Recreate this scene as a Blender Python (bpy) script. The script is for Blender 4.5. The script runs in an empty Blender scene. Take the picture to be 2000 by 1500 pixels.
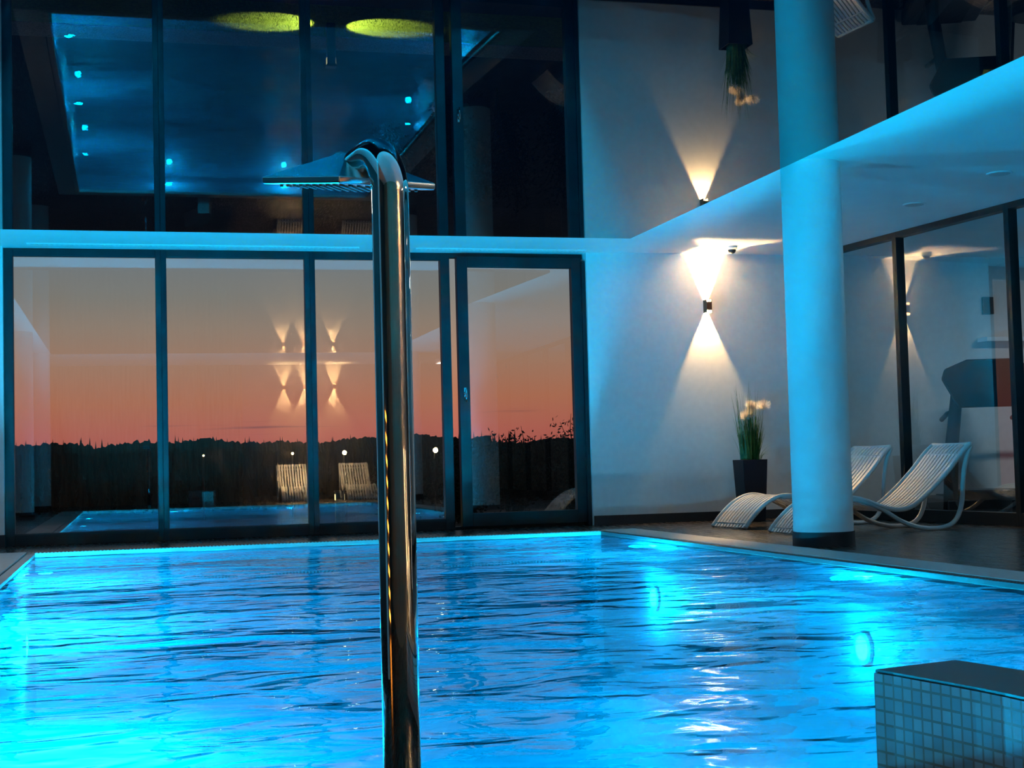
import bpy, bmesh, math, random
from mathutils import Vector, Matrix
random.seed(7)
sc = bpy.context.scene
COL = sc.collection

# ------------------------------------------------------------------ camera, world, exposure
cd = bpy.data.cameras.new('camera'); cam = bpy.data.objects.new('camera', cd); COL.objects.link(cam)
cd.sensor_fit = 'HORIZONTAL'; cd.sensor_width = 36.0; cd.lens = 2850 / 2000 * 36.0
cd.clip_start = 0.05; cd.clip_end = 600
Rm = Matrix(((0.96684, 0.011486, -0.255125), (-0.254061, -0.058265, -0.965432), (-0.025954, 0.998235, -0.053414)))
M4 = Rm.to_4x4(); M4.translation = Vector((0, 0, 0.7)); cam.matrix_world = M4
cd.dof.use_dof = False
sc.camera = cam
sc.view_settings.view_transform = 'Standard'; sc.view_settings.look = 'None'
sc.view_settings.exposure = 0.0; sc.view_settings.gamma = 1.0
sc.cycles.sample_clamp_indirect = 90.0
sc.cycles.max_bounces = 10; sc.cycles.transparent_max_bounces = 24
sc.cycles.glossy_bounces = 6; sc.cycles.transmission_bounces = 8; sc.cycles.diffuse_bounces = 4
sc.cycles.caustics_reflective = False; sc.cycles.caustics_refractive = False

def build_world():
    w = bpy.data.worlds.new('dusk_sky'); sc.world = w; w.use_nodes = True
    nt = w.node_tree; nt.nodes.clear()
    out = nt.nodes.new('ShaderNodeOutputWorld'); bg = nt.nodes.new('ShaderNodeBackground')
    tc = nt.nodes.new('ShaderNodeTexCoord'); sep = nt.nodes.new('ShaderNodeSeparateXYZ')
    rp = nt.nodes.new('ShaderNodeValToRGB'); cr = rp.color_ramp
    nt.links.new(tc.outputs['Generated'], sep.inputs[0])
    mp = nt.nodes.new('ShaderNodeMath'); mp.operation = 'MULTIPLY'; mp.inputs[1].default_value = 2.0
    nt.links.new(sep.outputs['Z'], mp.inputs[0]); nt.links.new(mp.outputs[0], rp.inputs[0])
    stops = [(0.0, (.42, .085, .08)), (.045, (.50, .135, .098)), (.09, (.49, .18, .10)), (.14, (.42, .225, .145)),
             (.19, (.33, .245, .185)), (.23, (.25, .235, .205)), (.28, (.20, .235, .25)), (.55, (.045, .08, .115)), (1.0, (.01, .025, .05))]
    while len(cr.elements) < len(stops): cr.elements.new(.5)
    for e, (p, c) in zip(cr.elements, stops): e.position = p; e.color = (*c, 1)
    # thin cloud streaks low over the horizon
    mapn = nt.nodes.new('ShaderNodeMapping'); mapn.inputs['Scale'].default_value = (5, 5, 190)
    nz = nt.nodes.new('ShaderNodeTexNoise'); nz.inputs['Scale'].default_value = 1.3; nz.inputs['Detail'].default_value = 3
    nt.links.new(tc.outputs['Generated'], mapn.inputs[0]); nt.links.new(mapn.outputs[0], nz.inputs[0])
    st = nt.nodes.new('ShaderNodeMapRange'); st.inputs[1].default_value = .64; st.inputs[2].default_value = .74
    band = nt.nodes.new('ShaderNodeMapRange'); band.inputs[1].default_value = .045; band.inputs[2].default_value = .035
    nt.links.new(nz.outputs[0], st.inputs[0]); nt.links.new(sep.outputs['Z'], band.inputs[0])
    mu = nt.nodes.new('ShaderNodeMath'); mu.operation = 'MULTIPLY'
    nt.links.new(st.outputs[0], mu.inputs[0]); nt.links.new(band.outputs[0], mu.inputs[1])
    mu2 = nt.nodes.new('ShaderNodeMath'); mu2.operation = 'MULTIPLY'; mu2.inputs[1].default_value = .6
    nt.links.new(mu.outputs[0], mu2.inputs[0])
    mx = nt.nodes.new('ShaderNodeMix'); mx.data_type = 'RGBA'
    nt.links.new(mu2.outputs[0], mx.inputs[0]); nt.links.new(rp.outputs[0], mx.inputs[6]); mx.inputs[7].default_value = (.14, .06, .075, 1)
    nt.links.new(mx.outputs[2], bg.inputs[0]); bg.inputs[1].default_value = 1.0
    nt.links.new(bg.outputs[0], out.inputs[0])
build_world()

POOL_BLUE = (0.0, 0.57, 1.0)
def spot(name, loc, direction, power, color, angle=120, blend=.6, size=.06, parent=None):
    l = bpy.data.lights.new(name, 'SPOT'); l.energy = power; l.color = color
    l.spot_size = math.radians(angle); l.spot_blend = blend; l.shadow_soft_size = size
    o = bpy.data.objects.new(name, l); COL.objects.link(o); o.location = loc
    o.rotation_euler = Vector(direction).to_track_quat('-Z', 'Y').to_euler()
    if parent: o.parent = parent
    return o
def point(name, loc, power, color, size=.01, parent=None):
    l = bpy.data.lights.new(name, 'POINT'); l.energy = power; l.color = color; l.shadow_soft_size = size
    o = bpy.data.objects.new(name, l); COL.objects.link(o); o.location = loc
    if parent: o.parent = parent
    return o

# gym ceiling light, added as cool fill (lamp body is built with the gym)
gl = bpy.data.lights.new('gym_luminaire_light', 'AREA'); gl.energy = 36; gl.color = (.8, .95, 1); gl.shape = 'RECTANGLE'; gl.size = 1.2; gl.size_y = .3
go = bpy.data.objects.new('gym_luminaire_light', gl); COL.objects.link(go); go.location = (10.6, 12.2, 2.86)

# soffit luminaires added as neutral fill for deck, coping and loungers (bodies built below)
SOFFIT_FILL_LAMPS = ((6.6, .2), (6.6, 4.4), (-2.45, 11.6))
for lx, ly in SOFFIT_FILL_LAMPS:
    l = bpy.data.lights.new('soffit_luminaire_light', 'AREA'); l.energy = 18 if lx > 0 else 26; l.color = (1, .84, .68); l.shape = 'RECTANGLE'; l.size = .3; l.size_y = 1.2
    o = bpy.data.objects.new('soffit_luminaire_light', l); COL.objects.link(o); o.location = (lx, ly, 2.86)

# ------------------------------------------------------------------ materials
def mat(name, color=(.8, .8, .8), rough=.5, metal=0.0, ior=1.5, emit=None, estr=1.0, spec=.5):
    m = bpy.data.materials.new(name); m.use_nodes = True
    b = m.node_tree.nodes['Principled BSDF']
    b.inputs['Base Color'].default_value = (*color, 1); b.inputs['Roughness'].default_value = rough
    b.inputs['Metallic'].default_value = metal; b.inputs['IOR'].default_value = ior
    b.inputs['Specular IOR Level'].default_value = spec
    if emit: b.inputs['Emission Color'].default_value = (*emit, 1); b.inputs['Emission Strength'].default_value = estr
    return m
def N(m, t): return m.node_tree.nodes.new(t)
def L(m, a, b): m.node_tree.links.new(a, b)
def coords(m, scale=(1, 1, 1), rot=(0, 0, 0)):
    tc = N(m, 'ShaderNodeTexCoord'); mp = N(m, 'ShaderNodeMapping')
    mp.inputs['Scale'].default_value = scale; mp.inputs['Rotation'].default_value = rot
    L(m, tc.outputs['Object'], mp.inputs[0]); return mp.outputs[0]
def noisy(m, c1, c2, scale=8, detail=4, bump=0.0, dist=.01, map_scale=(1, 1, 1)):
    b = m.node_tree.nodes['Principled BSDF']; v = coords(m, map_scale)
    n = N(m, 'ShaderNodeTexNoise'); n.inputs['Scale'].default_value = scale; n.inputs['Detail'].default_value = detail; L(m, v, n.inputs[0])
    r = N(m, 'ShaderNodeValToRGB'); r.color_ramp.elements[0].position = .3; r.color_ramp.elements[1].position = .7
    r.color_ramp.elements[0].color = (*c1, 1); r.color_ramp.elements[1].color = (*c2, 1)
    L(m, n.outputs[0], r.inputs[0]); L(m, r.outputs[0], b.inputs['Base Color'])
    if bump:
        bp = N(m, 'ShaderNodeBump'); bp.inputs['Strength'].default_value = bump; bp.inputs['Distance'].default_value = dist
        L(m, n.outputs[0], bp.inputs['Height']); L(m, bp.outputs[0], b.inputs['Normal'])
    return m

white_wall = noisy(mat('white_plaster', (.74, .74, .73), .75), (.72, .72, .71), (.77, .77, .76), 14, 6, .06, .004)
soffit_mat = noisy(mat('white_soffit_paint', (.8, .8, .8), .6), (.79, .79, .79), (.82, .82, .82), 4, 3)
column_mat = noisy(mat('column_paint', (.8, .8, .8), .45), (.78, .78, .78), (.82, .82, .82), 6, 3)
dark_frame = mat('anthracite_aluminium', (.004, .010, .014), .45, 0, 1.5, None, 1, .3)
black_plinth = mat('black_plinth_tile', (.008, .012, .016), .5)
mirror_mat = mat('glossy_black_stretch_ceiling', (.0008, .002, .004), .0, 0, 1.75)
mirror_mat.node_tree.nodes['Principled BSDF'].inputs['Specular IOR Level'].default_value = .5
coping_mat = noisy(mat('grey_stone_coping', (.6, .6, .6), .5), (.58, .58, .58), (.68, .67, .66), 30, 5, .1, .003)
grate_mat = mat('white_grate', (.5, .48, .45), .5)
chrome = mat('polished_steel', (.80, .77, .73), .02, 1.0)
def chrome_bump(m):
    b = m.node_tree.nodes['Principled BSDF']; v = coords(m, (14, 14, 1.2))
    n = N(m, 'ShaderNodeTexNoise'); n.inputs['Scale'].default_value = 2.2; n.inputs['Detail'].default_value = 2; L(m, v, n.inputs[0])
    bp = N(m, 'ShaderNodeBump'); bp.inputs['Strength'].default_value = .12; bp.inputs['Distance'].default_value = .004
    L(m, n.outputs[0], bp.inputs['Height']); L(m, bp.outputs[0], b.inputs['Normal'])
chrome_bump(chrome)
steel_plain = mat('polished_steel_head', (.80, .79, .77), .08, 1.0)
steel_satin = mat('satin_steel_head', (.78, .80, .78), .24, 1.0)
rubber = mat('grey_nozzle_rubber', (.35, .34, .33), .4)
lounger_mat = mat('white_moulded_plastic', (.72, .71, .69), .38)
pot_mat = mat('anthracite_planter', (.003, .006, .012), .5, 0, 1.5, None, 1, .25)
soil_mat = noisy(mat('dark_soil', (.02, .015, .01), .9), (.01, .008, .005), (.03, .02, .015), 60, 3, .4)
bronze = mat('dark_bronze', (.10, .055, .035), .4, .6)
dark_plastic = mat('dark_plastic', (.012, .02, .026), .4)
grey_plastic = mat('grey_plastic', (.09, .11, .12), .45)

def plank_floor():
    m = mat('dark_wood_look_tile', (.03, .02, .015), .22, 0, 1.45)
    b = m.node_tree.nodes['Principled BSDF']; v = coords(m, (1, 1, 1), (0, 0, math.radians(90)))
    br = N(m, 'ShaderNodeTexBrick'); br.inputs['Scale'].default_value = 1.0
    br.inputs['Brick Width'].default_value = 1.2; br.inputs['Row Height'].default_value = .2; br.inputs['Mortar Size'].default_value = .004
    br.inputs['Color1'].default_value = (.055, .042, .032, 1); br.inputs['Color2'].default_value = (.03, .026, .022, 1); br.inputs['Mortar'].default_value = (.008, .007, .007, 1)
    L(m, v, br.inputs[0])
    n = N(m, 'ShaderNodeTexNoise'); n.inputs['Scale'].default_value = 3; n.inputs['Detail'].default_value = 5; L(m, coords(m, (12, 1.2, 1)), n.inputs[0])
    mx = N(m, 'ShaderNodeMix'); mx.data_type = 'RGBA'; mx.blend_type = 'MULTIPLY'; mx.inputs[0].default_value = .7
    r = N(m, 'ShaderNodeValToRGB'); r.color_ramp.elements[0].color = (.35, .35, .35, 1); r.color_ramp.elements[0].position = .3
    L(m, n.outputs[0], r.inputs[0]); L(m, br.outputs[0], mx.inputs[6]); L(m, r.outputs[0], mx.inputs[7]); L(m, mx.outputs[2], b.inputs['Base Color'])
    rr = N(m, 'ShaderNodeMapRange'); rr.inputs[3].default_value = .12; rr.inputs[4].default_value = .4; L(m, n.outputs[0], rr.inputs[0]); L(m, rr.outputs[0], b.inputs['Roughness'])
    return m
floor_mat = plank_floor()

def tile_mat(name, c1, c2, grout, size, rough=.2, plane='xy', mort=.06):
    m = mat(name, c1, rough); b = m.node_tree.nodes['Principled BSDF']
    rot = {'xy': (0, 0, 0), 'xz': (math.radians(-90), 0, 0), 'yz': (math.radians(-90), 0, math.radians(-90))}[plane]
    tc = N(m, 'ShaderNodeTexCoord')
    br = N(m, 'ShaderNodeTexBrick'); br.offset = 0; br.inputs['Scale'].default_value = 1
    br.inputs['Brick Width'].default_value = size; br.inputs['Row Height'].default_value = size; br.inputs['Mortar Size'].default_value = size * mort
    br.inputs['Mortar Smooth'].default_value = 0
    br.inputs['Color1'].default_value = (*c1, 1); br.inputs['Color2'].default_value = (*c2, 1); br.inputs['Mortar'].default_value = (*grout, 1)
    L(m, tc.outputs['UV'], br.inputs[0]); L(m, br.outputs[0], b.inputs['Base Color'])
    bp = N(m, 'ShaderNodeBump'); bp.inputs['Strength'].default_value = .5; bp.inputs['Distance'].default_value = .002; bp.invert = True
    L(m, br.outputs['Fac'], bp.inputs['Height']); L(m, bp.outputs[0], b.inputs['Normal'])
    return m
mosaic = tile_mat('pale_glass_mosaic', (.62, .64, .62), (.40, .47, .48), (.40, .29, .22), .025, .12, mort=.09)
basin_mat = noisy(mat('pool_liner', (.05, .14, .16), .7, 0, 1.33, None, 1, .2), (.018, .044, .074), (.034, .074, .110), 1.2, 2)

def water_mat():
    m = bpy.data.materials.new('rippled_pool_water'); m.use_nodes = True; nt = m.node_tree; nt.nodes.clear()
    out = N(m, 'ShaderNodeOutputMaterial')
    def bump(specs):
        tc = N(m, 'ShaderNodeTexCoord'); prev = None; h = None
        for (sx, sy, rot, det, amp) in specs:
            mp = N(m, 'ShaderNodeMapping'); mp.inputs['Scale'].default_value = (sx, sy, 1); mp.inputs['Rotation'].default_value = (0, 0, rot)
            L(m, tc.outputs['Object'], mp.inputs[0])
            n = N(m, 'ShaderNodeTexNoise'); n.inputs['Scale'].default_value = 1; n.inputs['Detail'].default_value = det; n.inputs['Distortion'].default_value = .6
            n.inputs['Roughness'].default_value = .45
            L(m, mp.outputs[0], n.inputs[0])
            s = N(m, 'ShaderNodeMath'); s.operation = 'MULTIPLY'; s.inputs[1].default_value = amp; L(m, n.outputs[0], s.inputs[0])
            if h is None: h = s.outputs[0]
            else:
                a = N(m, 'ShaderNodeMath'); a.operation = 'ADD'; L(m, h, a.inputs[0]); L(m, s.outputs[0], a.inputs[1]); h = a.outputs[0]
        bp = N(m, 'ShaderNodeBump'); bp.inputs['Strength'].default_value = 1; bp.inputs['Distance'].default_value = 1.0
        L(m, h, bp.inputs['Height']); return bp.outputs[0]
    nrm = bump([(.8, 1.4, .3, 1.0, .055), (2.6, 4.0, -.4, 2.0, .030), (9, 12, .7, 1.0, .0022)])
    fr = N(m, 'ShaderNodeFresnel'); fr.inputs[0].default_value = 1.33; L(m, nrm, fr.inputs[1])
    gl = N(m, 'ShaderNodeBsdfGlossy'); gl.inputs['Roughness'].default_value = .02; gl.inputs[0].default_value = (.42, .64, .8, 1); L(m, nrm, gl.inputs['Normal'])
    rf = N(m, 'ShaderNodeBsdfRefraction'); rf.inputs['IOR'].default_value = 1.33; rf.inputs['Roughness'].default_value = .0; L(m, nrm, rf.inputs['Normal'])
    rf.inputs[0].default_value = (.9, .97, 1, 1)
    tr = N(m, 'ShaderNodeBsdfTransparent'); tr.inputs[0].default_value = (.85, .95, 1, 1)
    m1 = N(m, 'ShaderNodeMixShader'); m1.inputs[0].default_value = .2; L(m, rf.outputs[0], m1.inputs[1]); L(m, tr.outputs[0], m1.inputs[2])
    m2 = N(m, 'ShaderNodeMixShader'); L(m, fr.outputs[0], m2.inputs[0]); L(m, m1.outputs[0], m2.inputs[1]); L(m, gl.outputs[0], m2.inputs[2])
    L(m, m2.outputs[0], out.inputs[0]); return m
water = water_mat()

def pane_mat(name, tint, base, grazing=1.0):
    m = bpy.data.materials.new(name); m.use_nodes = True; m.node_tree.nodes.clear()
    out = N(m, 'ShaderNodeOutputMaterial')
    lw = N(m, 'ShaderNodeFresnel'); lw.inputs[0].default_value = 1.5
    mr = N(m, 'ShaderNodeMapRange'); mr.inputs[1].default_value = .04; mr.inputs[2].default_value = .6; mr.inputs[3].default_value = base; mr.inputs[4].default_value = grazing
    L(m, lw.outputs[0], mr.inputs[0])
    t = N(m, 'ShaderNodeBsdfTransparent'); t.inputs[0].default_value = (*tint, 1)
    g = N(m, 'ShaderNodeBsdfGlossy'); g.inputs['Roughness'].default_value = 0; g.inputs[0].default_value = (.95, .97, 1, 1)
    mx = N(m, 'ShaderNodeMixShader'); L(m, mr.outputs[0], mx.inputs[0]); L(m, t.outputs[0], mx.inputs[1]); L(m, g.outputs[0], mx.inputs[2]); L(m, mx.outputs[0], out.inputs[0])
    return m
glass = pane_mat('coated_window_glass', (.93, .94, .94), .17)
gym_glass = pane_mat('gym_partition_glass', (.9, .94, .95), .10, .9)

# ------------------------------------------------------------------ mesh helpers
class MB:
    def __init__(s): s.bm = bmesh.new()
    def box(s, x0, x1, y0, y1, z0, z1, M=None, bev=0):
        vs = [Vector((x, y, z)) for x in (x0, x1) for y in (y0, y1) for z in (z0, z1)]
        if M: vs = [M @ v for v in vs]
        v = [s.bm.verts.new(p) for p in vs]
        for f in ((0, 1, 3, 2), (4, 6, 7, 5), (0, 4, 5, 1), (2, 3, 7, 6), (0, 2, 6, 4), (1, 5, 7, 3)): s.bm.faces.new([v[i] for i in f])
        return s
    def prism(s, pts, z0, z1):
        a = [s.bm.verts.new((x, y, z0)) for x, y in pts]; b = [s.bm.verts.new((x, y, z1)) for x, y in pts]; n = len(pts)
        s.bm.faces.new(a[::-1]); s.bm.faces.new(b)
        for i in range(n): s.bm.faces.new((a[i], a[(i + 1) % n], b[(i + 1) % n], b[i]))
        return s
    def cyl(s, c, r0, r1, z0, z1, seg=48, caps=True):
        a = [s.bm.verts.new((c[0] + r0 * math.cos(2 * math.pi * i / seg), c[1] + r0 * math.sin(2 * math.pi * i / seg), z0)) for i in range(seg)]
        b = [s.bm.verts.new((c[0] + r1 * math.cos(2 * math.pi * i / seg), c[1] + r1 * math.sin(2 * math.pi * i / seg), z1)) for i in range(seg)]
        for i in range(seg): s.bm.faces.new((a[i], a[(i + 1) % seg], b[(i + 1) % seg], b[i]))
        if caps: s.bm.faces.new(a[::-1]); s.bm.faces.new(b)
        return s
    def tube(s, pts, r, seg=12, caps=True):
        pts = [Vector(p) for p in pts]; n = len(pts); rs = r if isinstance(r, (list, tuple)) else [r] * n
        t = [(pts[min(i + 1, n - 1)] - pts[max(i - 1, 0)]).normalized() for i in range(n)]
        up = Vector((0, 0, 1)) if abs(t[0].z) < .9 else Vector((1, 0, 0))
        u = (up - t[0] * up.dot(t[0])).normalized(); rings = []
        for i in range(n):
            u = (u - t[i] * u.dot(t[i])).normalized(); w = t[i].cross(u)
            rings.append([s.bm.verts.new(pts[i] + rs[i] * (u * math.cos(2 * math.pi * k / seg) + w * math.sin(2 * math.pi * k / seg))) for k in range(seg)])
        for i in range(n - 1):
            for k in range(seg): s.bm.faces.new((rings[i][k], rings[i][(k + 1) % seg], rings[i + 1][(k + 1) % seg], rings[i + 1][k]))
        if caps: s.bm.faces.new(rings[0][::-1]); s.bm.faces.new(rings[-1])
        return s
    def strip(s, pts, w, th, y):
        """a flat bar w wide (along y) and th thick following a profile of (x, z) points"""
        n = len(pts); rings = []
        for i, (x, z) in enumerate(pts):
            a = pts[max(i - 1, 0)]; b = pts[min(i + 1, n - 1)]; d = Vector((b[0] - a[0], b[1] - a[1])).normalized(); nx, nz = -d.y, d.x
            rings.append([s.bm.verts.new((x + nx * o, yy, z + nz * o)) for yy, o in ((y - w / 2, 0), (y + w / 2, 0), (y + w / 2, -th), (y - w / 2, -th))])
        for i in range(n - 1):
            for k in range(4): s.bm.faces.new((rings[i][k], rings[i + 1][k], rings[i + 1][(k + 1) % 4], rings[i][(k + 1) % 4]))
        s.bm.faces.new(rings[0]); s.bm.faces.new(rings[-1][::-1]); return s
    def quad(s, pts): s.bm.faces.new([s.bm.verts.new(p) for p in pts]); return s
    def build(s, name, m, parent=None, smooth=False, loc=None, bevel=0):
        bmesh.ops.recalc_face_normals(s.bm, faces=s.bm.faces)
        me = bpy.data.meshes.new(name); s.bm.to_mesh(me); s.bm.free()
        me.materials.append(m)
        if smooth: me.shade_smooth()
        o = bpy.data.objects.new(name, me); COL.objects.link(o)
        if parent: o.parent = parent
        if loc: o.location = loc
        if bevel:
            b = o.modifiers.new('bevel', 'BEVEL'); b.width = bevel; b.segments = 2; b.limit_method = 'ANGLE'
        if smooth == 'auto' or bevel:
            me.shade_smooth(); md = o.modifiers.new('wn', 'WEIGHTED_NORMAL') if bevel else None
            try: me.set_sharp_from_angle(angle=math.radians(35))
            except Exception: pass
        return o
def struct(o): o['kind'] = 'structure'; return o
def thing(name, label, cat, loc=(0, 0, 0), rz=0, group=None):
    o = bpy.data.objects.new(name, None); COL.objects.link(o); o.location = loc; o.rotation_euler = (0, 0, rz); o.empty_display_size = .1
    return tag(o, label, cat, group)
def tag(o, label, cat, group=None, kind=None):
    o['label'] = label; o['category'] = cat
    if group: o['group'] = group
    if kind: o['kind'] = kind
    return o
def dup(root, loc, rz, label=None, group=None, scale=None):
    r = root.copy(); COL.objects.link(r); r.location = loc; r.rotation_euler = (0, 0, rz)
    if label: r['label'] = label
    if group: r['group'] = group
    if scale: r.scale = (scale, scale, scale)
    for ch in list(root.children):
        c = ch.copy(); COL.objects.link(c); c.parent = r
        for g in list(ch.children):
            d = g.copy(); COL.objects.link(d); d.parent = c
    return r

# ------------------------------------------------------------------ room shell
H = 2.95            # white soffit
HM = 2.92           # glossy centre panel
WY = 15.2           # window wall
EX0, EX1, EY0, EY1 = -1.36, 4.93, 2.1, 13.83    # opening of the soffit, filled by the glossy panel
PX0, PX1, PY0, PY1 = -.80, 4.45, 2.9, 13.60     # pool water

# floor around the pool (with its substructure)
fl = MB()
fl.prism([(4.85, -1.6), (13, -1.6), (13, 15.3), (4.85, 15.3)], -.3, 0)
fl.prism([(-3.5, -1.6), (-1.17, -1.6), (-1.17, 15.3), (-3.5, 15.3)], -.3, 0)
fl.prism([(-1.17, 13.72), (4.85, 13.72), (4.85, 15.3), (-1.17, 15.3)], -.3, 0)
fl.prism([(-1.17, -1.6), (4.85, -1.6), (4.85, 2.6), (-1.17, 2.6)], -.3, 0)
struct(fl.build('floor', floor_mat))
# coping stones round the pool
cp = MB(); cp.prism([(4.50, 2.6), (4.85, 2.6), (4.85, 13.74), (4.50, 13.74)], -.25, .012)
struct(cp.build('trim_1', coping_mat))
cp = MB(); cp.prism([(-1.17, 2.6), (-.88, 2.6), (-.88, 13.72), (-1.17, 13.72)], -.25, .012)
struct(cp.build('trim_2', coping_mat))
cp = MB(); cp.prism([(-.88, 2.6), (4.5, 2.6), (4.5, 2.88), (-.88, 2.88)], -.25, .012)
struct(cp.build('trim_3', coping_mat))
# basin
b = MB(); D = -1.4
b.quad([(PX0, PY0, D), (PX1, PY0, D), (PX1, PY1, D), (PX0, PY1, D)])
b.quad([(PX0, PY0, D), (PX0, PY1, D), (PX0, PY1, -.03), (PX0, PY0, -.03)])
b.quad([(PX1, PY0, D), (PX1, PY1, D), (PX1, PY1, -.03), (PX1, PY0, -.03)])
b.quad([(PX0, PY0, D), (PX1, PY0, D), (PX1, PY0, -.03), (PX0, PY0, -.03)])
b.quad([(PX0, PY1, D), (PX1, PY1, D), (PX1, PY1, -.03), (PX0, PY1, -.03)])
struct(b.build('pool_basin', basin_mat)); b = MB()
b.prism([(PX0 - .08, PY1), (PX1 + .05, PY1), (PX1 + .05, PY1 + .12), (PX0 - .08, PY1 + .12)], -.25, -.03)
b.prism([(PX0 - .08, PY0), (PX0, PY0), (PX0, PY1), (PX0 - .08, PY1)], -.25, -.03)
b.prism([(PX1, PY0), (PX1 + .05, PY0), (PX1 + .05, PY1), (PX1, PY1)], -.25, -.03)
struct(b.build('trim_5', grey_plastic))
g = MB(); x = PX0 - .06
while x < PX1 + .04:
    g.box(x, x + .016, PY1 + .005, PY1 + .115, -.028, .008); x += .032
g.box(PX0 - .08, PX1 + .05, PY1 + .001, PY1 + .009, -.028, .004); g.box(PX0 - .08, PX1 + .05, PY1 + .108, PY1 + .119, -.028, .008)
tag(g.build('overflow_grate', grate_mat), 'white ribbed overflow grate along the pool edge below the big window', 'pool grate')
g = MB(); y = PY0
while y < PY1:
    g.box(PX1 + .006, PX1 + .044, y, y + .016, -.028, .004); y += .032
g.box(PX1 + .001, PX1 + .008, PY0, PY1, -.028, .002)
tag(g.build('overflow_grate', grey_plastic), 'narrow grey overflow grate beside the right hand coping near the column', 'pool grate')
g = MB(); g.box(PX0 - .075, PX0 - .002, PY0, PY1, -.028, -.004)
tag(g.build('overflow_ledge', coping_mat), 'sloping grey overflow ledge along the left side of the pool', 'pool ledge')
w = MB(); w.quad([(PX0, PY0, -.028), (PX1, PY0, -.028), (PX1, PY1, -.028), (PX0, PY1, -.028)])
tag(w.build('pool_water', water), 'rippled bright blue water filling the lit indoor pool', 'water', kind='stuff')

# walls
struct(MB().box(4.83, 13, 15.0, 15.3, 0, H).build('wall_front', white_wall))
struct(MB().box(-3.5, -1.17, 15.05, 15.3, 0, H).build('wall_front_left', white_wall))
struct(MB().box(-3.7, -3.5, -1.6, 15.3, 0, H).build('wall_left', mat('dark_left_wall', (.05, .055, .06), .6)))
wood = noisy(mat('brown_wood_veneer', (.3, .19, .12), .5), (.22, .13, .08), (.40, .26, .17), 2.5, 5, 0, .01, (8, 8, .6))
struct(MB().box(2.4, 13, -1.8, -1.6, 0, H).build('wall_back', mat('taupe_back_wall', (.22, .20, .18), .7)))
struct(MB().box(-3.7, 2.4, -1.8, -1.5, 0, H).build('wall_back_left', wood))
struct(MB().box(13, 13.2, -1.8, 15.3, 0, H).build('wall_right', white_wall))
bb = MB().box(4.84, 7.5, 14.975, 15.0, 0, .10)
struct(bb.build('baseboard_front', black_plinth))

# ceiling: white ring + glossy black centre panel
ce = MB()
ce.box(-3.7, EX0, -1.8, 15.35, H, 3.25); ce.box(EX1, 13.2, -1.8, 15.35, H, 3.25)
ce.box(EX0, EX1, EY1, 15.35, H, 3.25); ce.box(EX0, EX1, -1.8, EY0, H, 3.25)
struct(ce.build('ceiling', soffit_mat))
struct(MB().box(EX0 + .002, EX1 - .002, EY0 + .002, EY1 - .002, HM, 3.2).build('ceiling_glossy_panel', mirror_mat))

# slot diffusers in the soffit above the window
def diffuser(x0, x1, y, label):
    t = thing('ceiling_vent', label, 'vent', ((x0 + x1) / 2, y, H), 0, 'slot diffusers over the window')
    h = (x1 - x0) / 2
    MB().box(-h, h, -.045, -.035, -.012, 0).box(-h, h, .035, .045, -.012, 0).box(-h, -h + .01, -.035, .035, -.012, 0).box(h - .01, h, -.035, .035, -.012, 0).build('frame', soffit_mat, t)
    MB().box(-h + .01, h - .01, -.035, .035, -.002, 0).build('slot_backing', grey_plastic, t)
    s = MB(); x = -h + .02
    while x < h - .05:
        s.quad([(x, -.033, -.010), (x + .022, -.033, -.010), (x + .042, .033, -.010), (x + .02, .033, -.010)]); x += .047
    s.build('slats', soffit_mat, t)
diffuser(-.93, 2.33, 14.86, 'long perforated slot diffuser in the soffit above the left window panes')
diffuser(2.92, 4.78, 14.86, 'shorter perforated slot diffuser in the soffit above the open terrace door')

# columns
def column(x, y, label, group=None):
    t = thing('column', label, 'column', (x, y, 0), 0, group)
    MB().cyl((0, 0), .236, .236, 0, .11, 64).build('plinth', black_plinth, t, smooth='auto')
    MB().cyl((0, 0), .228, .228, .105, H + .02, 96).build('shaft', column_mat, t, smooth='auto')
    return t
column(5.155, 10.27, 'round white column with black tiled foot, standing at the pool edge before the loungers')
column(5.5, 1.5, 'round white column mirrored faintly in the pane beside the terrace door')
column(-1.62, 1.8, 'round white column mirrored in the left window pane, the farther one', 'columns along the left pool side')
column(-1.66, 6.2, 'round white column mirrored in the left window pane, nearest the frame', 'columns along the left pool side')

# ------------------------------------------------------------------ window wall
def frame_box(x0, x1, z0, z1, y0=15.15, y1=15.25): return MB().box(x0, x1, y0, y1, z0, z1)
mull = [-1.17, -1.05, .29, .40, 1.80, 1.91, 3.24, 3.345]
wx = [(-1.17, .345), (.345, 1.855), (1.855, 3.345)]
for i, (a, c) in enumerate(wx):
    t = bpy.data.objects.new('window_%d' % (i + 1), None); COL.objects.link(t); t.location = (a, WY, 0); t['kind'] = 'structure'
    W = c - a; lw = .09 if i == 0 else .055; rw = .10 if i == 2 else .055
    f = MB().box(0, lw, -.05, .05, 0, H).box(W - rw, W, -.05, .05, 0, H).box(lw, W - rw, -.05, .05, H - .075, H).box(lw, W - rw, -.05, .05, 0, .11)
    f.build('window_frame', dark_frame, t, bevel=.004)
    MB().box(lw, W - rw, -.05 + .01, -.05 + .03, .105, .118).box(lw, W - rw, -.04, -.02, H - .082, H - .07).build('glazing_bead', black_plinth, t)
    p = MB().quad([(lw, 0, .11), (W - rw, 0, .11), (W - rw, 0, H - .075), (lw, 0, H - .075)]); p.build('pane', glass, t)
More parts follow.
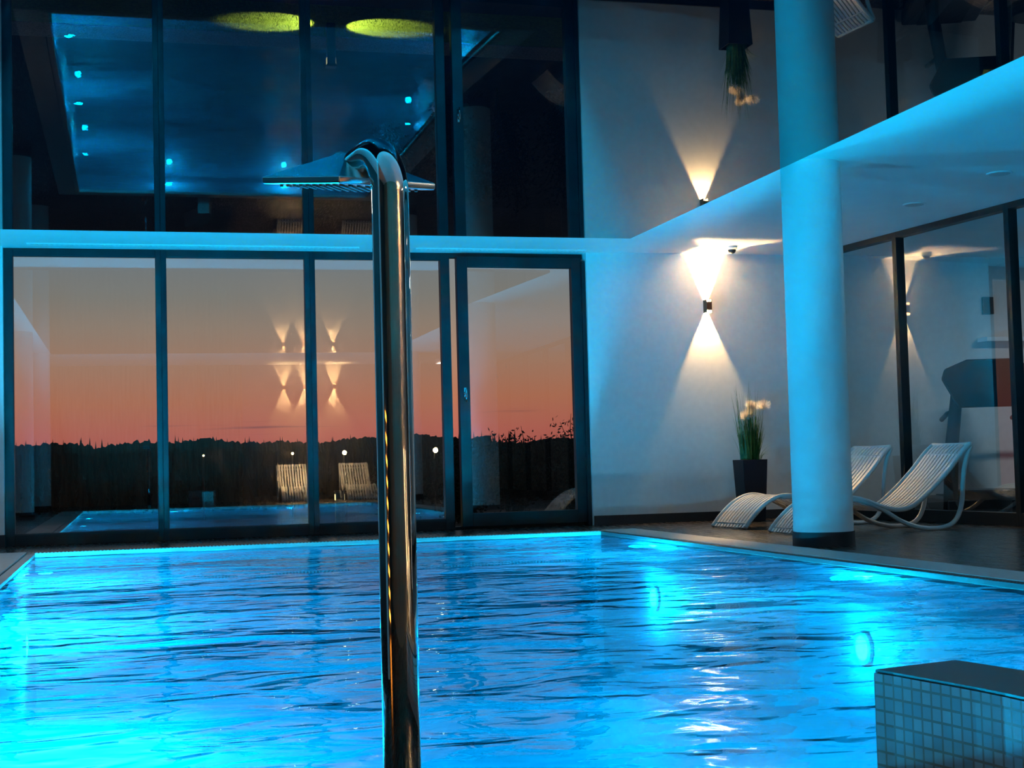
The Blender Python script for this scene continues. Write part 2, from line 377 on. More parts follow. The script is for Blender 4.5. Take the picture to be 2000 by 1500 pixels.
# terrace door, ajar (hinged on its right side)
t = bpy.data.objects.new('door_1', None); COL.objects.link(t); t.location = (4.80, 15.13, 0); t.rotation_euler = (0, 0, math.radians(1.9)); t['kind'] = 'structure'
DW = 1.40
f = MB().box(-DW, -DW + .115, -.04, .05, .03, H - .05).box(-.115, 0, -.04, .05, .03, H - .05).box(-DW + .115, -.115, -.04, .05, H - .16, H - .05).box(-DW + .115, -.115, -.04, .05, .03, .17)
f.build('door_frame', dark_frame, t, bevel=.005)
MB().quad([(-DW + .115, 0, .17), (-.115, 0, .17), (-.115, 0, H - .16), (-DW + .115, 0, H - .16)]).build('pane', glass, t)
h = MB().box(-DW + .045, -DW + .075, -.052, -.04, 1.36, 1.50).tube([(-DW + .06, -.052, 1.47), (-DW + .06, -.085, 1.47)], .009).tube([(-DW + .06, -.085, 1.48), (-DW + .06, -.09, 1.40), (-DW + .058, -.085, 1.345)], .010)
ho = h.build('door_handle', steel_plain, t, smooth=True)
for z in (.12, 2.72):
    MB().tube([(.01, -.055, z), (.01, -.055, z + .10)], .012).build('hinge', grey_plastic, t, smooth=True)
# fixed door surround
s = MB().box(3.345, 4.83, 15.15, 15.25, H - .05, H).box(4.79, 4.87, 15.04, 15.25, 0, H - .09).box(3.345, 4.79, 15.15, 15.25, 0, .03)
struct(s.build('trim_4', dark_frame, bevel=.004))
struct(MB().box(-1.22, -1.165, 15.03, 15.25, 0, .12).build('baseboard_left', black_plinth))

# ------------------------------------------------------------------ glass partition to the gym
GP = Vector((7.5, 15.0)); GQ = Vector((7.8, 12.04)); gd = (GQ - GP).normalized(); gang = math.atan2(gd.y, gd.x)
def GM(): return Matrix.Translation((GP.x, GP.y, 0)) @ Matrix.Rotation(gang, 4, 'Z')
posts = [0, 1.64, 3.36, 5.05, 6.75, 8.45, 10.15, 11.85, 13.55, 15.25, 16.6]
for i in range(len(posts) - 1):
    a, c = posts[i], posts[i + 1]
    t = bpy.data.objects.new('window_%d' % (i + 4), None); COL.objects.link(t); t.matrix_world = GM() @ Matrix.Translation((a, 0, 0)); t['kind'] = 'structure'
    W = c - a; e = .035 if i else .015
    f = MB().box(0, e, -.05, .05, 0, H).box(W - .035, W, -.05, .05, 0, H).box(e, W - .035, -.05, .05, H - .06, H).box(e, W - .035, -.05, .05, 0, .12)
    f.build('window_frame', dark_frame, t, bevel=.003)
    MB().quad([(e, 0, .12), (W - .035, 0, .12), (W - .035, 0, H - .06), (e, 0, H - .06)]).build('pane', gym_glass, t)

# ------------------------------------------------------------------ wall sconces
warm = (1.0, .62, .26)
def sconce(x, y, z, rz, label, group=None, power=7.0):
    t = thing('wall_sconce', label, 'wall lamp', (x, y, z), rz, group)
    # body is a short square tube open at both ends; local +y points into the wall
    b = MB(); w_ = .026; hh = .074
    b.box(-w_ - .004, -w_, -.10, 0, -hh, hh).box(w_, w_ + .004, -.10, 0, -hh, hh).box(-w_ - .004, w_ + .004, -.104, -.10, -hh + .028, hh - .028)
    b.build('lamp_body', bronze, t)
    MB().box(-w_, w_, -.05, 0, -.004, .004).build('divider', bronze, t)
    for s_, nm in ((1, 'upper_bulb'), (-1, 'lower_bulb')):
        MB().cyl((0, -.045), .010, .010, -.003, .003, 12).build(nm, bulb, t, loc=(0, 0, s_ * .007))
    for s_ in (1, -1):
        point('sconce_light', (0, -.05, s_ * .016), power, warm, .004, t)
    return t
bulb = mat('glowing_bulb', (1, .8, .5), .5, 0, 1.5, (1, .7, .35), 30)
sconce(6.205, 15.0, 2.36, 0, 'small bronze up and down wall lamp glowing on the white wall above the planter', None, 190)
for i, bx in enumerate((3.3, 3.75, 4.4)):
    sconce(bx, -1.6, 2.45, math.pi, ['warm up and down wall lamp mirrored in the middle window, next to the mullion', 'warm up and down wall lamp mirrored left of the window mullion', 'warm up and down wall lamp mirrored beside the steel pole'][2 - i], 'lamps on the wall behind', 380)
for i, by in enumerate((-.6, 1.2, 3.2)):
    pass

# security dome on the soffit
t = thing('security_camera', 'small white ceiling camera with dark dome on the soffit above the sconce', 'camera', (6.30, 14.45, H))
MB().cyl((0, 0), .062, .058, -.035, 0, 32).build('base', soffit_mat, t, smooth='auto')
s = bmesh.new(); bmesh.ops.create_uvsphere(s, u_segments=24, v_segments=12, radius=.044)
m_ = MB(); m_.bm = s; m_.build('dome', dark_plastic, t, smooth=True, loc=(0, 0, -.036))
for i, (x, y) in enumerate(((6.9, 10.38), (6.95, 11.8))):
    t = thing('downlight', ['unlit round downlight in the soffit nearest the frame edge, larger looking', 'unlit round downlight in the soffit closer to the glass partition post'][i], 'ceiling lamp', (x, y, H), 0, 'unlit recessed downlights')
    MB().cyl((0, 0), .10, .105, -.008, 0, 40).build('trim_ring', soffit_mat, t, smooth='auto')
    MB().cyl((0, 0), .085, .085, -.010, -.006, 40).build('diffuser', grey_plastic if False else mat('frosted_lens', (.45, .47, .48), .4), t)

# ------------------------------------------------------------------ planter with grass
t = thing('potted_grass', 'tall ornamental grass with fluffy cream heads in a black square planter', 'plant', (6.50, 14.62, 0))
pm = MB(); bm = pm.bm
for (hw, z) in ((.135, 0), (.185, .66)): pass
a = [bm.verts.new((sx * .112, sy * .112, 0)) for sx, sy in ((-1, -1), (1, -1), (1, 1), (-1, 1))]
b_ = [bm.verts.new((sx * .142, sy * .142, .66)) for sx, sy in ((-1, -1), (1, -1), (1, 1), (-1, 1))]
c_ = [bm.verts.new((sx * .128, sy * .128, .66)) for sx, sy in ((-1, -1), (1, -1), (1, 1), (-1, 1))]
d_ = [bm.verts.new((sx * .125, sy * .125, .60)) for sx, sy in ((-1, -1), (1, -1), (1, 1), (-1, 1))]
bm.faces.new(a[::-1])
for i in range(4):
    j = (i + 1) % 4; bm.faces.new((a[i], a[j], b_[j], b_[i])); bm.faces.new((b_[i], b_[j], c_[j], c_[i])); bm.faces.new((c_[i], c_[j], d_[j], d_[i]))
pm.build('planter', pot_mat, t, bevel=.004)
MB().box(-.122, .122, -.122, .122, .58, .605).build('soil', soil_mat, t)
grass_mat = noisy(mat('grass_blades', (.08, .16, .03), .5), (.03, .09, .015), (.16, .24, .05), 12, 2)
def blade(m, x, y, z, ang, lean, hgt, wd, curl=.3):
    n = 6; pts = []
    for i in range(n + 1):
        u = i / n; r = lean * (u ** (1.4 + curl)); pts.append(Vector((x + math.cos(ang) * r, y + math.sin(ang) * r, z + hgt * (u - curl * .35 * u * u))))
    side = Vector((-math.sin(ang + .6), math.cos(ang + .6), 0)); prev = None
    for i, p in enumerate(pts):
        w2 = wd * (1 - (i / n) ** 2 * .95) / 2
        cur = (m.bm.verts.new(p - side * w2), m.bm.verts.new(p + side * w2))
        if prev: m.bm.faces.new((prev[0], prev[1], cur[1], cur[0]))
        prev = cur
m_ = MB()
for i in range(380):
    r = .10 * math.sqrt(random.random()); an = random.random() * 6.283
    hg = random.uniform(.28, .62) if random.random() < .8 else random.uniform(.6, .95)
    blade(m_, r * math.cos(an), r * math.sin(an) * .9, .60, random.random() * 6.283 if r < .05 else an + random.uniform(-.8, .8), random.uniform(.0, .11), hg, random.uniform(.006, .011), random.uniform(0, .3))
for i in range(14):   # arching blades to the right
    blade(m_, .10, random.uniform(-.08, .08), .60, random.uniform(-.5, .5), random.uniform(.14, .26), random.uniform(.2, .42), .004, 1.0)
m_.build('grass_blades', grass_mat, t)
fluff_mat = mat('cream_plume', (.88, .80, .70), .9)
for (hx, hz, sz) in ((-.05, 1.13, .055), (.02, 1.16, .055), (.065, 1.22, .055), (.155, 1.24, .062), (.03, 1.25, .045), (-.015, 1.12, .045)):
    sz *= 1.25; fm = MB(); hy = random.uniform(-.06, .06)
    for k in range(420):
        d = Vector((random.gauss(0, 1), random.gauss(0, 1), random.gauss(0, 1))).normalized(); p0 = Vector((0, 0, -.02)) + d * sz * .2
        p1 = d * sz * random.uniform(.75, 1.15) + Vector((0, 0, .012)); sd = d.orthogonal().normalized() * .0016
        fm.bm.faces.new([fm.bm.verts.new(q) for q in (p0 - sd, p0 + sd, p1 + sd * .3, p1 - sd * .3)])
    fo = fm.build('flower_plume', fluff_mat, t, loc=(hx, hy, hz))
    st = MB().tube([(-hx * .75, -hy * .5, .60 - hz), (-hx * .3, 0, (.60 - hz) * .45), (0, 0, 0)], .002, 6); st.build('stem', grass_mat, fo)

# ------------------------------------------------------------------ wave loungers
def smooth_path(pts, n=8):
    out = []; P = [Vector(p) for p in pts]; P = [P[0] * 2 - P[1]] + P + [P[-1] * 2 - P[-2]]
    for i in range(1, len(P) - 2):
        for k in range(n):
            u = k / n; a, b, c, d = P[i - 1:i + 3]
            out.append(.5 * ((2 * b) + (c - a) * u + (2 * a - 5 * b + 4 * c - d) * u * u + (3 * b - a - 3 * c + d) * u ** 3))
    out.append(P[-2]); return out
prof = [(0, .02), (.10, .13), (.25, .25), (.42, .315), (.60, .30), (.78, .235), (.95, .20), (1.10, .225), (1.28, .35), (1.48, .53), (1.63, .69), (1.72, .76)]
PR = [(p.x, p.y) for p in [Vector((a, b)) for a, b in [(q[0], q[1]) for q in smooth_path([(a, b, 0) for a, b in prof])]]]
leg = [(.42, .30), (.60, .285), (.80, .20), (1.00, .085), (1.20, .025), (1.40, .022), (1.53, .08), (1.60, .22), (1.625, .42), (1.66, .60), (1.725, .75)]
LW = .62
def make_lounger(label, loc, rz):
    t = thing('sun_lounger', label, 'sun lounger', loc, rz, 'white wave loungers')
    s = MB(); n = 10; pitch = (LW - .06) / n
    for k in range(n): s.strip(PR, pitch * .62, .018, -LW / 2 + .03 + pitch * (k + .5))
    for x in (4, 24, 44, 62, 80):
        if x < len(PR): px, pz = PR[x]; s.box(px - .02, px + .02, -LW / 2 + .02, LW / 2 - .02, pz - .032, pz - .014)
    s.build('slatted_seat', lounger_mat, t)
    for sy in (-1, 1):
        MB().tube([(x, sy * (LW / 2 - .01), z - .005) for x, z in PR], .021, 12).build('side_rail', lounger_mat, t, smooth=True)
        MB().tube([(p.x, sy * (LW / 2 - .012), p.y) for p in smooth_path([(a, b, 0) for a, b in leg])], .021, 12).build('leg', lounger_mat, t, smooth=True)
    MB().tube([(1.72, -LW / 2 + .01, .757), (1.735, -.15, .75), (1.735, .15, .75), (1.72, LW / 2 - .01, .757)], .02, 12).build('top_rail', lounger_mat, t, smooth=True)
    return t
l1 = make_lounger('white slatted wave lounger behind the column, its foot beside the planter', (5.62, 13.20, 0), math.radians(8))
dup(l1, (5.58, 11.86, 0), math.radians(2), 'white slatted wave lounger right of the column, in front of the glass partition')
dup(l1, (3.35, .3, 0), math.radians(-88), 'white slatted lounger mirrored dimly in the middle window pane')
dup(l1, (4.7, .3, 0), math.radians(-88), 'white slatted lounger mirrored dimly behind the steel pole')

# ------------------------------------------------------------------ curved tiled tub wall (right foreground)
path = [(1.322, 2.49), (1.334, 2.475), (1.345, 2.43), (1.358, 2.36), (1.372, 2.29), (1.384, 2.22), (1.393, 2.15), (1.398, 2.08), (1.40, 2.0), (1.398, 1.9), (1.39, 1.75), (1.37, 1.55), (1.33, 1.3), (1.27, 1.05), (1.15, .8)]
path = path[1:]
def offs(i, d):
    a = Vector(path[max(i - 1, 0)]); c = Vector(path[min(i + 1, len(path) - 1)]); t_ = (c - a).normalized(); nrm_ = Vector((-t_.y, t_.x)); return Vector(path[i]) + nrm_ * d
t = thing('tub_wall', 'curved pale mosaic tiled tub wall with dark top in the near right corner', 'tiled wall', (0, 0, 0))
def wall_uv(o):
    pass
def arc_wall(name, d0, d1, z0, z1, m, parent):
    bm = bmesh.new(); uv = bm.loops.layers.uv.new('UVMap'); acc = 0; pr = None
    O = [offs(i, d0) for i in range(len(path))]; I = [offs(i, d1) for i in range(len(path))]
    def q(ps, uvs):
        f = bm.faces.new([bm.verts.new(p) for p in ps])
        for lp, u in zip(f.loops, uvs): lp[uv].uv = u
    for i in range(len(path) - 1):
        s1 = acc + (O[i + 1] - O[i]).length
        q([(*O[i], z0), (*O[i + 1], z0), (*O[i + 1], z1), (*O[i], z1)], [(acc, z0), (s1, z0), (s1, z1), (acc, z1)])
        q([(*I[i], z0), (*I[i], z1), (*I[i + 1], z1), (*I[i + 1], z0)], [(acc, z0), (acc, z1), (s1, z1), (s1, z0)])
        q([(*O[i], z1), (*O[i + 1], z1), (*I[i + 1], z1), (*I[i], z1)], [(acc, 0), (s1, 0), (s1, .21), (acc, .21)])
        acc = s1
    for E in (0, len(path) - 1):
        q([(*O[E], z0), (*O[E], z1), (*I[E], z1), (*I[E], z0)], [(0, z0), (0, z1), (.2, z1), (.2, z0)])
    bmesh.ops.recalc_face_normals(bm, faces=bm.faces)
    me = bpy.data.meshes.new(name); bm.to_mesh(me); bm.free(); me.materials.append(m); o = bpy.data.objects.new(name, me); COL.objects.link(o); o.parent = parent; return o
arc_wall('mosaic_body', 0, .21, 0, .292, mosaic, t)
tub_top = mat('dark_slate_slab', (.05, .075, .085), .35)
arc_wall('top_slab', .004, .206, .293, .298, tub_top, t)

# ------------------------------------------------------------------ steel shower in the foreground
t = thing('pool_shower', 'polished steel gooseneck shower pole with square rain head before the pool', 'shower', (.377, 2.10, 0))
ddir = Vector((-.035, .145)).normalized(); r_ = .085; z0 = 1.082
pts = [(0, 0, 0), (0, 0, .4), (0, 0, .8), (0, 0, z0)]
r_ = .068; z0 = 1.098; nk = 0
for k in range(1, 13):
    a_ = math.radians(88) * k / 12; hh_ = r_ * (1 - math.cos(a_)); pts.append((ddir.x * hh_, ddir.y * hh_, z0 + r_ * math.sin(a_)))
for hh_, zz in ((.085, 1.1655), (.105, 1.165), (.122, 1.163), (.136, 1.160), (.148, 1.155)): pts.append((ddir.x * hh_, ddir.y * hh_, zz))
pts[3] = (0, 0, z0)
rad = [.0275] * 16 + [.027, .026, .025, .024, .023]
MB().tube(pts, rad, 48).build('pole', chrome, t, smooth=True)
MB().cyl((0, 0), .06, .06, 0, .012, 40).build('base_flange', steel_plain, t, smooth='auto')
hd = MB(); bm = hd.bm; ex = Vector((.131, -.034)); ey = Vector((.034, .131)); cx_, cy_ = -.038, .15
def P3(a_, b_, z): p = ex * a_ + ey * b_; return (p.x, p.y, z + .005 + b_ * .020 + a_ * -.0085)
co = [(-1, 0), (0, -1), (1, 0), (0, 1)]
def ring(sc_, z): return [bm.verts.new(P3(a_ * sc_, b_ * sc_, z)) for a_, b_ in co]
R0 = ring(.985, -.006); R1 = ring(1.0, -.002); R2 = ring(1.0, .005); R3 = ring(.19, .043); R4 = ring(.12, .050)
bm.faces.new(R0[::-1]); bm.faces.new(R4)
for A_, B_ in ((R0, R1), (R1, R2), (R2, R3), (R3, R4)):
    for i in range(4): bm.faces.new((A_[i], A_[(i + 1) % 4], B_[(i + 1) % 4], B_[i]))
head = hd.build('shower_head', steel_satin, t, loc=(cx_, cy_, 1.137), bevel=.0015)
nz = MB()
for i in range(10):
    for j in range(10):
        a_ = (i - 4.5) / 10 * .86; b_ = (j - 4.5) / 10 * .86; aa, bb2 = (a_ + b_), (a_ - b_)
        x, y, z = P3(aa, bb2, -.006); nz.cyl((x, y), .0026, .0034, z - .0035, z, 8)
nz.build('nozzles', rubber, head)
MB().tube([(cx_ + .002, cy_ - .010, 1.166), (cx_, cy_ , 1.150)], [.021, .024], 32).build('collar', steel_plain, t, smooth='auto')

# amber slatted lamp behind the camera on the left (seen mirrored in the pole)
amber = mat('amber_glow', (1, .4, .08), .5, 0, 1.5, (1, .30, .03), 9)
t = thing('floor_lamp', 'amber slatted lamp seen only as orange dashes mirrored on the steel pole', 'lamp', (-3.3, .45, 0), math.radians(24))
MB().box(-.06, .0, -.30, .30, 0, 1.0).build('back_panel', dark_plastic, t)
for k in range(10):
    MB().box(0, .02, -.28, .28, .0, .030, Matrix.Translation((0, 0, .06 + k * .092)) @ Matrix.Rotation(math.radians(2.5), 4, 'X')).build('glowing_slat', amber, t)

# ------------------------------------------------------------------ gym behind the partition
def treadmill(label, loc, rz):
    t = thing('treadmill', label, 'treadmill', loc, rz, 'treadmills behind the glass')
    MB().box(-.42, .42, 0, 1.9, .04, .20).build('deck', dark_plastic, t, bevel=.02)
    MB().box(-.25, .25, .3, 1.88, .20, .212).build('belt', black_plinth, t)
    MB().cyl((0, 0), .3, .3, 0, .3, 24).build('motor_cover', dark_plastic, t, bevel=.02).location = (0, .22, 0)
    for sx in (-1, 1):
        MB().tube([(sx * .38, .15, .1), (sx * .36, .08, .7), (sx * .30, -.02, 1.28)], [.075, .07, .06], 16).build('upright', grey_dark, t, smooth=True)
        MB().tube([(sx * .33, .0, 1.1), (sx * .36, .25, 1.08), (sx * .36, .6, 1.03)], .025, 12).build('handrail', dark_plastic, t, smooth=True)
    c = MB(); bm = c.bm
    outl = [(-.30, 1.13), (.30, 1.13), (.47, 1.42), (.44, 1.52), (.22, 1.61), (-.22, 1.61), (-.44, 1.52), (-.47, 1.42)]
    A = [bm.verts.new((x, -.06 - (z - 1.1) * .25, z)) for x, z in outl]; B = [bm.verts.new((x * .96, .02 - (z - 1.1) * .25, z)) for x, z in outl]
    bm.faces.new(A); bm.faces.new(B[::-1])
    for i in range(8): bm.faces.new((A[i], A[(i + 1) % 8], B[(i + 1) % 8], B[i]))
    co_ = c.build('console', grey_dark, t, bevel=.02)
    MB().box(-.2, .2, .0, .012, 1.25, 1.5, Matrix.Translation((0, .03 + .30, 0)) @ Matrix.Rotation(math.radians(13), 4, 'X')).build('screen', black_plinth, co_, loc=(0, 0.0, 0))
    return t
grey_dark = mat('treadmill_shell', (.016, .03, .038), .5)
treadmill('dark treadmill with wide console seen through the glass behind the front lounger', (8.42, 13.05, 0), math.radians(-22))
treadmill('dark treadmill partly cut by the partition post, farther into the gym', (9.72, 14.05, 0), math.radians(-82))
tag(MB().box(9.66, 9.80, 14.97, 15.0, 2.28, 2.48).build('wall_panel', black_plinth, bevel=.003), 'small dark control panel on the gym wall above the treadmill', 'control panel')
t = tag(MB().box(9.58, 11.2, 14.8, 15.0, 1.95, 2.0).build('wall_shelf', mat('white_gloss_shelf', (.9, .95, .98), .15), bevel=.004), 'thin white shelf on the gym wall above the treadmill console', 'shelf')  # bar added to draw the white streak above the console
t = thing('gym_luminaire', 'flat ceiling luminaire inside the gym behind the glass', 'ceiling lamp', (10.6, 12.2, H))
MB().box(-.62, .62, -.17, .17, -.06, 0).build('housing', grey_plastic, t)
MB().box(-.58, .58, -.13, .13, -.07, -.06).build('diffuser', mat('luminaire_diffuser', (.8, .9, .95), .5, 0, 1.5, (.5, .8, 1), .8), t)

for i, (lx, ly) in enumerate(SOFFIT_FILL_LAMPS):
    t = thing('soffit_luminaire', ['pale flat ceiling luminaire mirrored as a streak high in the terrace door, the farther', 'pale flat ceiling luminaire mirrored as a streak high in the terrace door, the nearer', 'pale flat ceiling luminaire over the deck beyond the left pool coping'][i], 'ceiling lamp', (lx, ly, H))
    MB().box(-.17, .17, -.62, .62, -.06, 0).build('housing', soffit_mat, t)
    MB().box(-.14, .14, -.59, .59, -.07, -.06).build('diffuser', mat('warm_diffuser', (.9, .85, .8), .5, 0, 1.5, (1, .85, .7), 1.5), t)
# ------------------------------------------------------------------ underwater lights
lens_rim = mat('white_lamp_rim', (.5, .55, .56), .5)
lens_mat = mat('pool_lamp_lens', (.5, .9, 1), .3, 0, 1.5, (.5, .97, 1.0), 1.7)
def pool_lamp(x, y, z, nx, ny, power, label):
    t = thing('pool_light', label, 'pool lamp', (x, y, z), math.atan2(ny, nx), 'underwater lamps in the pool walls')
    MB().tube([(0, 0, 0), (.025, 0, 0)], .10, 32).build('bezel', lens_rim, t, smooth='auto')
    MB().tube([(.02, 0, 0), (.03, 0, 0)], .075, 32).build('lens', lens_mat, t, smooth='auto')
    l = point('pool_light_beam', (.10, 0, 0), power, POOL_BLUE, .05, t).location = (.17, 0, 0)
    l = None
    spot('pool_light_floor_beam', (.06, 0, 0), (1.0, 0, -.72), power * .09, (0, .8, 1.0), 62, .9, .05, t)
    return t
PWR = 2250
for i, y in enumerate((5.3, 8.7, 12.0)):
    pool_lamp(PX0, y, -.62, 1, 0, PWR * 1.12, ['nearest', 'middle', 'farthest'][i] + ' round underwater lamp in the left pool wall')
for i, y in enumerate((4.9, 8.35, 12.1)):
    pool_lamp(PX1, y, -.52, -1, 0, PWR * (.4, .4, .7)[i], ['nearest', 'middle', 'farthest'][i] + ' round underwater lamp in the right pool wall below the coping')
for i, x in enumerate((.8, 2.9)):
    pool_lamp(x, PY0, -.55, 0, 1, PWR * .6, ['left', 'right'][i] + ' hand underwater lamp in the near pool wall')

# ------------------------------------------------------------------ outside
dark_ground = noisy(mat('dark_ground', (.015, .02, .01), .95), (.008, .012, .006), (.022, .028, .014), 3, 4)
lawn_mat = noisy(mat('lawn', (.2, .34, .03), .9), (.12, .22, .015), (.26, .42, .05), 26, 5, .6, .02)
struct(MB().box(-6, 14, 15.35, 16.3, -.3, -.1).build('terrace', mat('dark_terrace_slab', (.02, .022, .022), .6)))
struct(MB().box(-20, 30, 16.3, 17.5, -.3, -.1).build('lawn_strip', lawn_mat))
gr_mat = noisy(mat('pale_gravel', (.5, .45, .36), .9), (.25, .22, .18), (.62, .56, .46), 60, 3, .8, .02)
struct(MB().box(-20, 30, 17.5, 18.05, -.3, -.09).build('gravel_strip', gr_mat))
m_ = MB(); gx = [(-140, 18.05, -.12), (240, 18.05, -.12)]
prev = None
for (y, z) in ((18.05, -.12), (30, -.3), (60, -2), (110, -5), (175, -3.6), (200, 1.6), (260, 1.8)):
    cur = [m_.bm.verts.new((x, y, z)) for x in (-120, 40, 220)]
    if prev:
        for i in range(2): m_.bm.faces.new((prev[i], prev[i + 1], cur[i + 1], cur[i]))
    prev = cur
struct(m_.build('ground_slope', dark_ground))
m_ = MB()
for i in range(9000):
    x = random.uniform(.6, 3.9); y = random.uniform(16.32, 17.53)
    if abs(x - 2.38) < .09 and abs(y - 17.0) < .09: continue
    blade(m_, x, y, -.1, random.random() * 6.28, random.uniform(0, .02), random.uniform(.015, .04), .004, .2)
blade_mat = noisy(mat('lawn_blades', (.2, .36, .03), .8), (.14, .26, .02), (.3, .46, .06), 30, 2)
tag(m_.build('lawn_grass', blade_mat), 'short green lawn lit by garden lamps, mirrored in the glossy ceiling', 'grass', kind='stuff')
t = thing('bollard_light', 'low dark garden bollard lamp between two lit patches of lawn', 'garden lamp', (2.38, 17.0, -.1))
MB().box(-.05, .05, -.05, .05, 0, .50).build('post', dark_frame, t, bevel=.004)
MB().box(-.06, .06, -.06, .06, .50, .52).build('cap', dark_frame, t, bevel=.003)
for sx in (-1, 1):
    MB().box(min(sx * .05, sx * .054), max(sx * .05, sx * .054), -.035, .035, .41, .48).build('lamp_window', mat('bollard_lens', (1, .9, .6), .4, 0, 1.5, (1, .8, .4), 1.5), t)
    spot('bollard_beam', (sx * .075, 0, .46), (sx * .46, .03, -.50), 300, (1, .9, .42), 58, .3, .01, t)

# forest on the horizon
needle = noisy(mat('dark_conifer', (.006, .009, .006), .95), (.004, .006, .004), (.010, .014, .009), 2, 3)
def conifer(seed):
    rnd = random.Random(seed); m = MB(); m.cyl((0, 0), .18, .05, 0, 11.4, 6)
    n = 15
    for k in range(n):
        u = k / n; z = 1.5 + u * 9.6; r = (1 - u) ** .7 * rnd.uniform(.8, 1.1) + .05; seg = 9; ph = rnd.random()
        a = [m.bm.verts.new((math.cos(ph + 6.283 * i / seg) * r * rnd.uniform(.55, 1.1), math.sin(ph + 6.283 * i / seg) * r * rnd.uniform(.55, 1.1), z - rnd.uniform(.1, .4))) for i in range(seg)]
        top = m.bm.verts.new((0, 0, z + 1.4))
        for i in range(seg): m.bm.faces.new((a[i], a[(i + 1) % seg], top))
    return m
def pine(seed):
    rnd = random.Random(seed); m = MB(); m.cyl((0, 0), .16, .07, 0, 10.5, 6)
    for k in range(16):
        z = rnd.uniform(6, 11); an = rnd.random() * 6.283; rr = rnd.uniform(0, 1.5) * (1.15 - abs(z - 8.5) / 4); sz = rnd.uniform(.5, 1.1)
        c = Vector((math.cos(an) * rr, math.sin(an) * rr, z)); vs = []
        for i in range(10):
            d = Vector((rnd.gauss(0, 1), rnd.gauss(0, 1), rnd.gauss(0, .6))).normalized() * sz * rnd.uniform(.7, 1.2); vs.append(c + d)
        for i in range(14):
            q = rnd.sample(vs, 3); m.bm.faces.new([m.bm.verts.new(p) for p in q])
    return m
protos = [conifer(1), conifer(2), conifer(3), conifer(5), conifer(11)]
pm_ = [p.build('forest_tree', needle) for p in protos]
used_ = set(); TL = 'dark tree in the far forest silhouetted against the orange sunset'
for row, y0 in enumerate((164, 169, 174)):
    for i in range(44):
        k = random.randrange(5); src = pm_[k]
        if k in used_: o = src.copy(); COL.objects.link(o)
        else: o = src; used_.add(k)
        x = -24 + i * 1.93 + row * .64 + random.uniform(-.15, .15); s_ = random.uniform(.9, 1.05)
        top = 4.75 + random.uniform(-.4, .35) + .2 * math.sin(x * .17) + (.4 if x < -4 else 0) - (.7 if x > 45 else 0)
        o.location = (x, y0 + random.uniform(-.4, .4), top - 12.4 * s_); o.scale = (s_, s_, s_); o.rotation_euler = (0, 0, random.random() * 6.28)
        tag(o, TL, 'tree', 'far forest trees on the horizon')
m_ = MB(); prev = None
for i in range(700):
    x = -60 + i * .22
    top = 4.05 + .25 * math.sin(x * .23) + .15 * math.sin(x * .71 + 1) + random.uniform(-.16, .22) * (2 if random.random() < .12 else 1) + (.35 if x < -4 else 0) - (.6 if x > 45 else 0)
    cur = [m_.bm.verts.new((x, 179 + random.uniform(-.2, .2), -7)), m_.bm.verts.new((x, 180 + random.uniform(-.4, .4), top - 1.2)), m_.bm.verts.new((x + random.uniform(-.1, .1), 182, top)), m_.bm.verts.new((x, 190, top - .6)), m_.bm.verts.new((x, 193, -7))]
    if prev:
        for q in range(4): m_.bm.faces.new((prev[q], prev[q + 1], cur[q + 1], cur[q]))
    prev = cur
tag(m_.build('forest_undergrowth', needle), 'dense dark undergrowth filling the far forest below its tree tops', 'forest', kind='stuff')

lampglow = mat('street_lamp_glow', (1, .7, .3), .5, 0, 1.5, (1, .6, .22), 60)
for i, (x, r_l, lab) in enumerate(((12.9, .13, 'distant orange street lamp glowing left of the steel pole'), (18.62, .16, 'distant orange street lamp, the brightest, glowing right of the steel pole'),
                              (9.72, .07, 'faint distant street lamp near the window mullion'), (4.4, .05, 'tiny distant street lamp above the dark slope'))):
    t = thing('street_lamp', lab, 'street lamp', (x, 90, -3.8)); z = 5.35 + (.02 if i else 0)
    MB().cyl((0, 0), .07, .04, 0, z, 10).build('pole', dark_frame, t)
    MB().tube([(0, 0, z), (0, -.3, z + .08)], .03, 8).build('arm', dark_frame, t)
    s = bmesh.new(); bmesh.ops.create_uvsphere(s, u_segments=12, v_segments=8, radius=r_l); m_ = MB(); m_.bm = s; m_.build('lantern', lampglow, t, loc=(0, -.4, z))

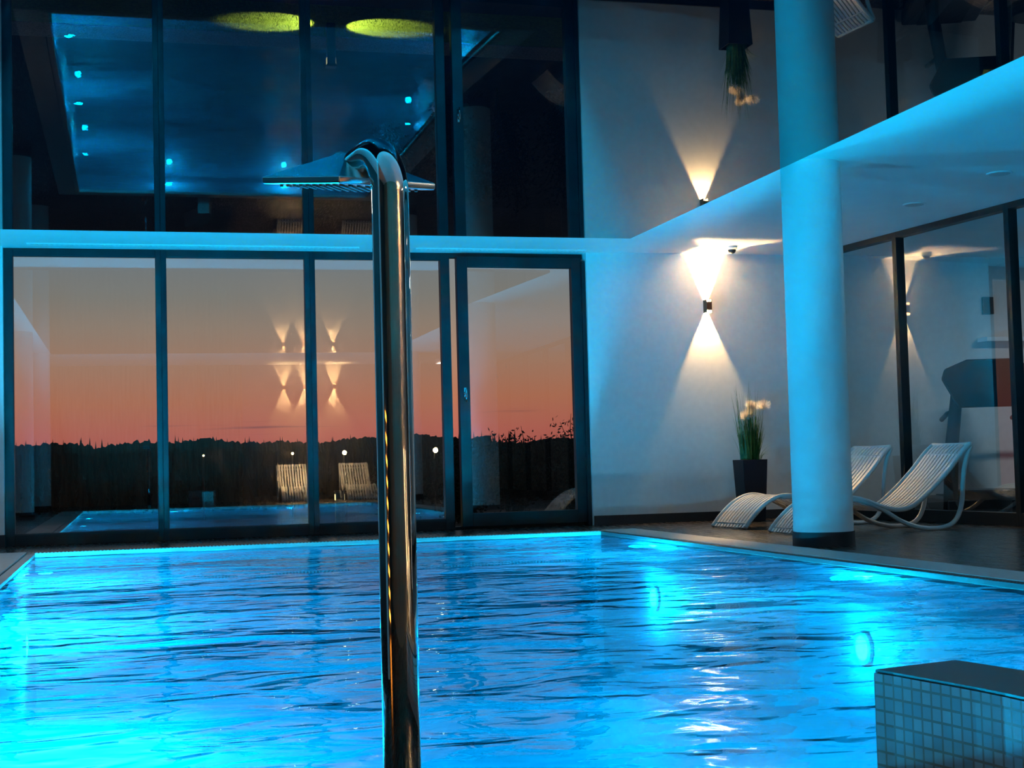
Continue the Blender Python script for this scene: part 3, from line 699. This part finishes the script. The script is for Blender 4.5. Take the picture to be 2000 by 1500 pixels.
# shrubs outside by the terrace door
leaf = noisy(mat('dark_leaves', (.012, .02, .008), .8), (.008, .014, .006), (.02, .03, .012), 4, 2)
def shrub(x, y, h, wdt, n, label, seed, twiggy=False):
    rnd = random.Random(seed); t = thing('shrub', label, 'shrub', (x, y, -.15), 0, 'shrubs outside the terrace door')
    b = MB(); lf = MB()
    for k in range(n):
        an = rnd.random() * 6.283; hh = h * rnd.uniform(.55, 1.0); rr = wdt * rnd.uniform(.1, .6)
        pts = [Vector((0, 0, 0)), Vector((math.cos(an) * rr * .4, math.sin(an) * rr * .4, hh * .5)), Vector((math.cos(an) * rr, math.sin(an) * rr, hh * .85)), Vector((math.cos(an) * rr * 1.2 + rnd.uniform(-.06, .06), math.sin(an) * rr * 1.2, hh))]
        b.tube(pts, [.012, .009, .006, .003], 5)
        for q in range(14 if twiggy else 46):
            u = rnd.uniform(.35 if twiggy else .05, 1.0); i = min(2, int(u * 3)); p = pts[i].lerp(pts[i + 1], u * 3 - i) + Vector((rnd.gauss(0, .05), rnd.gauss(0, .05), rnd.gauss(0, .04))) * (1 if twiggy else 2.2)
            a_ = Vector((rnd.gauss(0, 1), rnd.gauss(0, 1), rnd.gauss(0, 1))).normalized() * .035; c_2 = a_.orthogonal().normalized() * .018
            lf.bm.faces.new([lf.bm.verts.new(v) for v in (p - a_, p + c_2, p + a_, p - c_2)])
    b.build('branches', leaf, t); lf.build('leaves', leaf, t)
shrub(6.45, 20.8, 1.62, .55, 22, 'tall leafy dark shrub at the hinge side of the terrace door', 1)
shrub(6.0, 22.3, 1.45, .45, 12, 'twiggy dark shrub next to the tallest shrub outside the door', 2, True)
shrub(5.55, 21.0, 1.22, .6, 34, 'low dense dark shrub in the middle of the door pane', 3)
shrub(5.1, 19.7, 1.3, .3, 7, 'bare twiggy shrub poking above the hedge in the door pane', 4, True)
shrub(4.55, 20.4, 1.12, .55, 30, 'low dark shrub at the handle side of the door pane', 5)
shrub(5.25, 22.4, 1.15, .6, 34, 'dark shrub half hidden between the two low shrubs', 6)
shrub(6.1, 19.6, 1.02, .6, 34, 'broad low dark shrub below the tall leafy shrub', 7)
shrub(7.4, 21.6, 1.2, .6, 30, 'dark shrub outside hidden behind the door hinge', 8)
shrub(4.0, 22.2, 1.05, .55, 30, 'dark shrub outside behind the gap beside the door', 9)
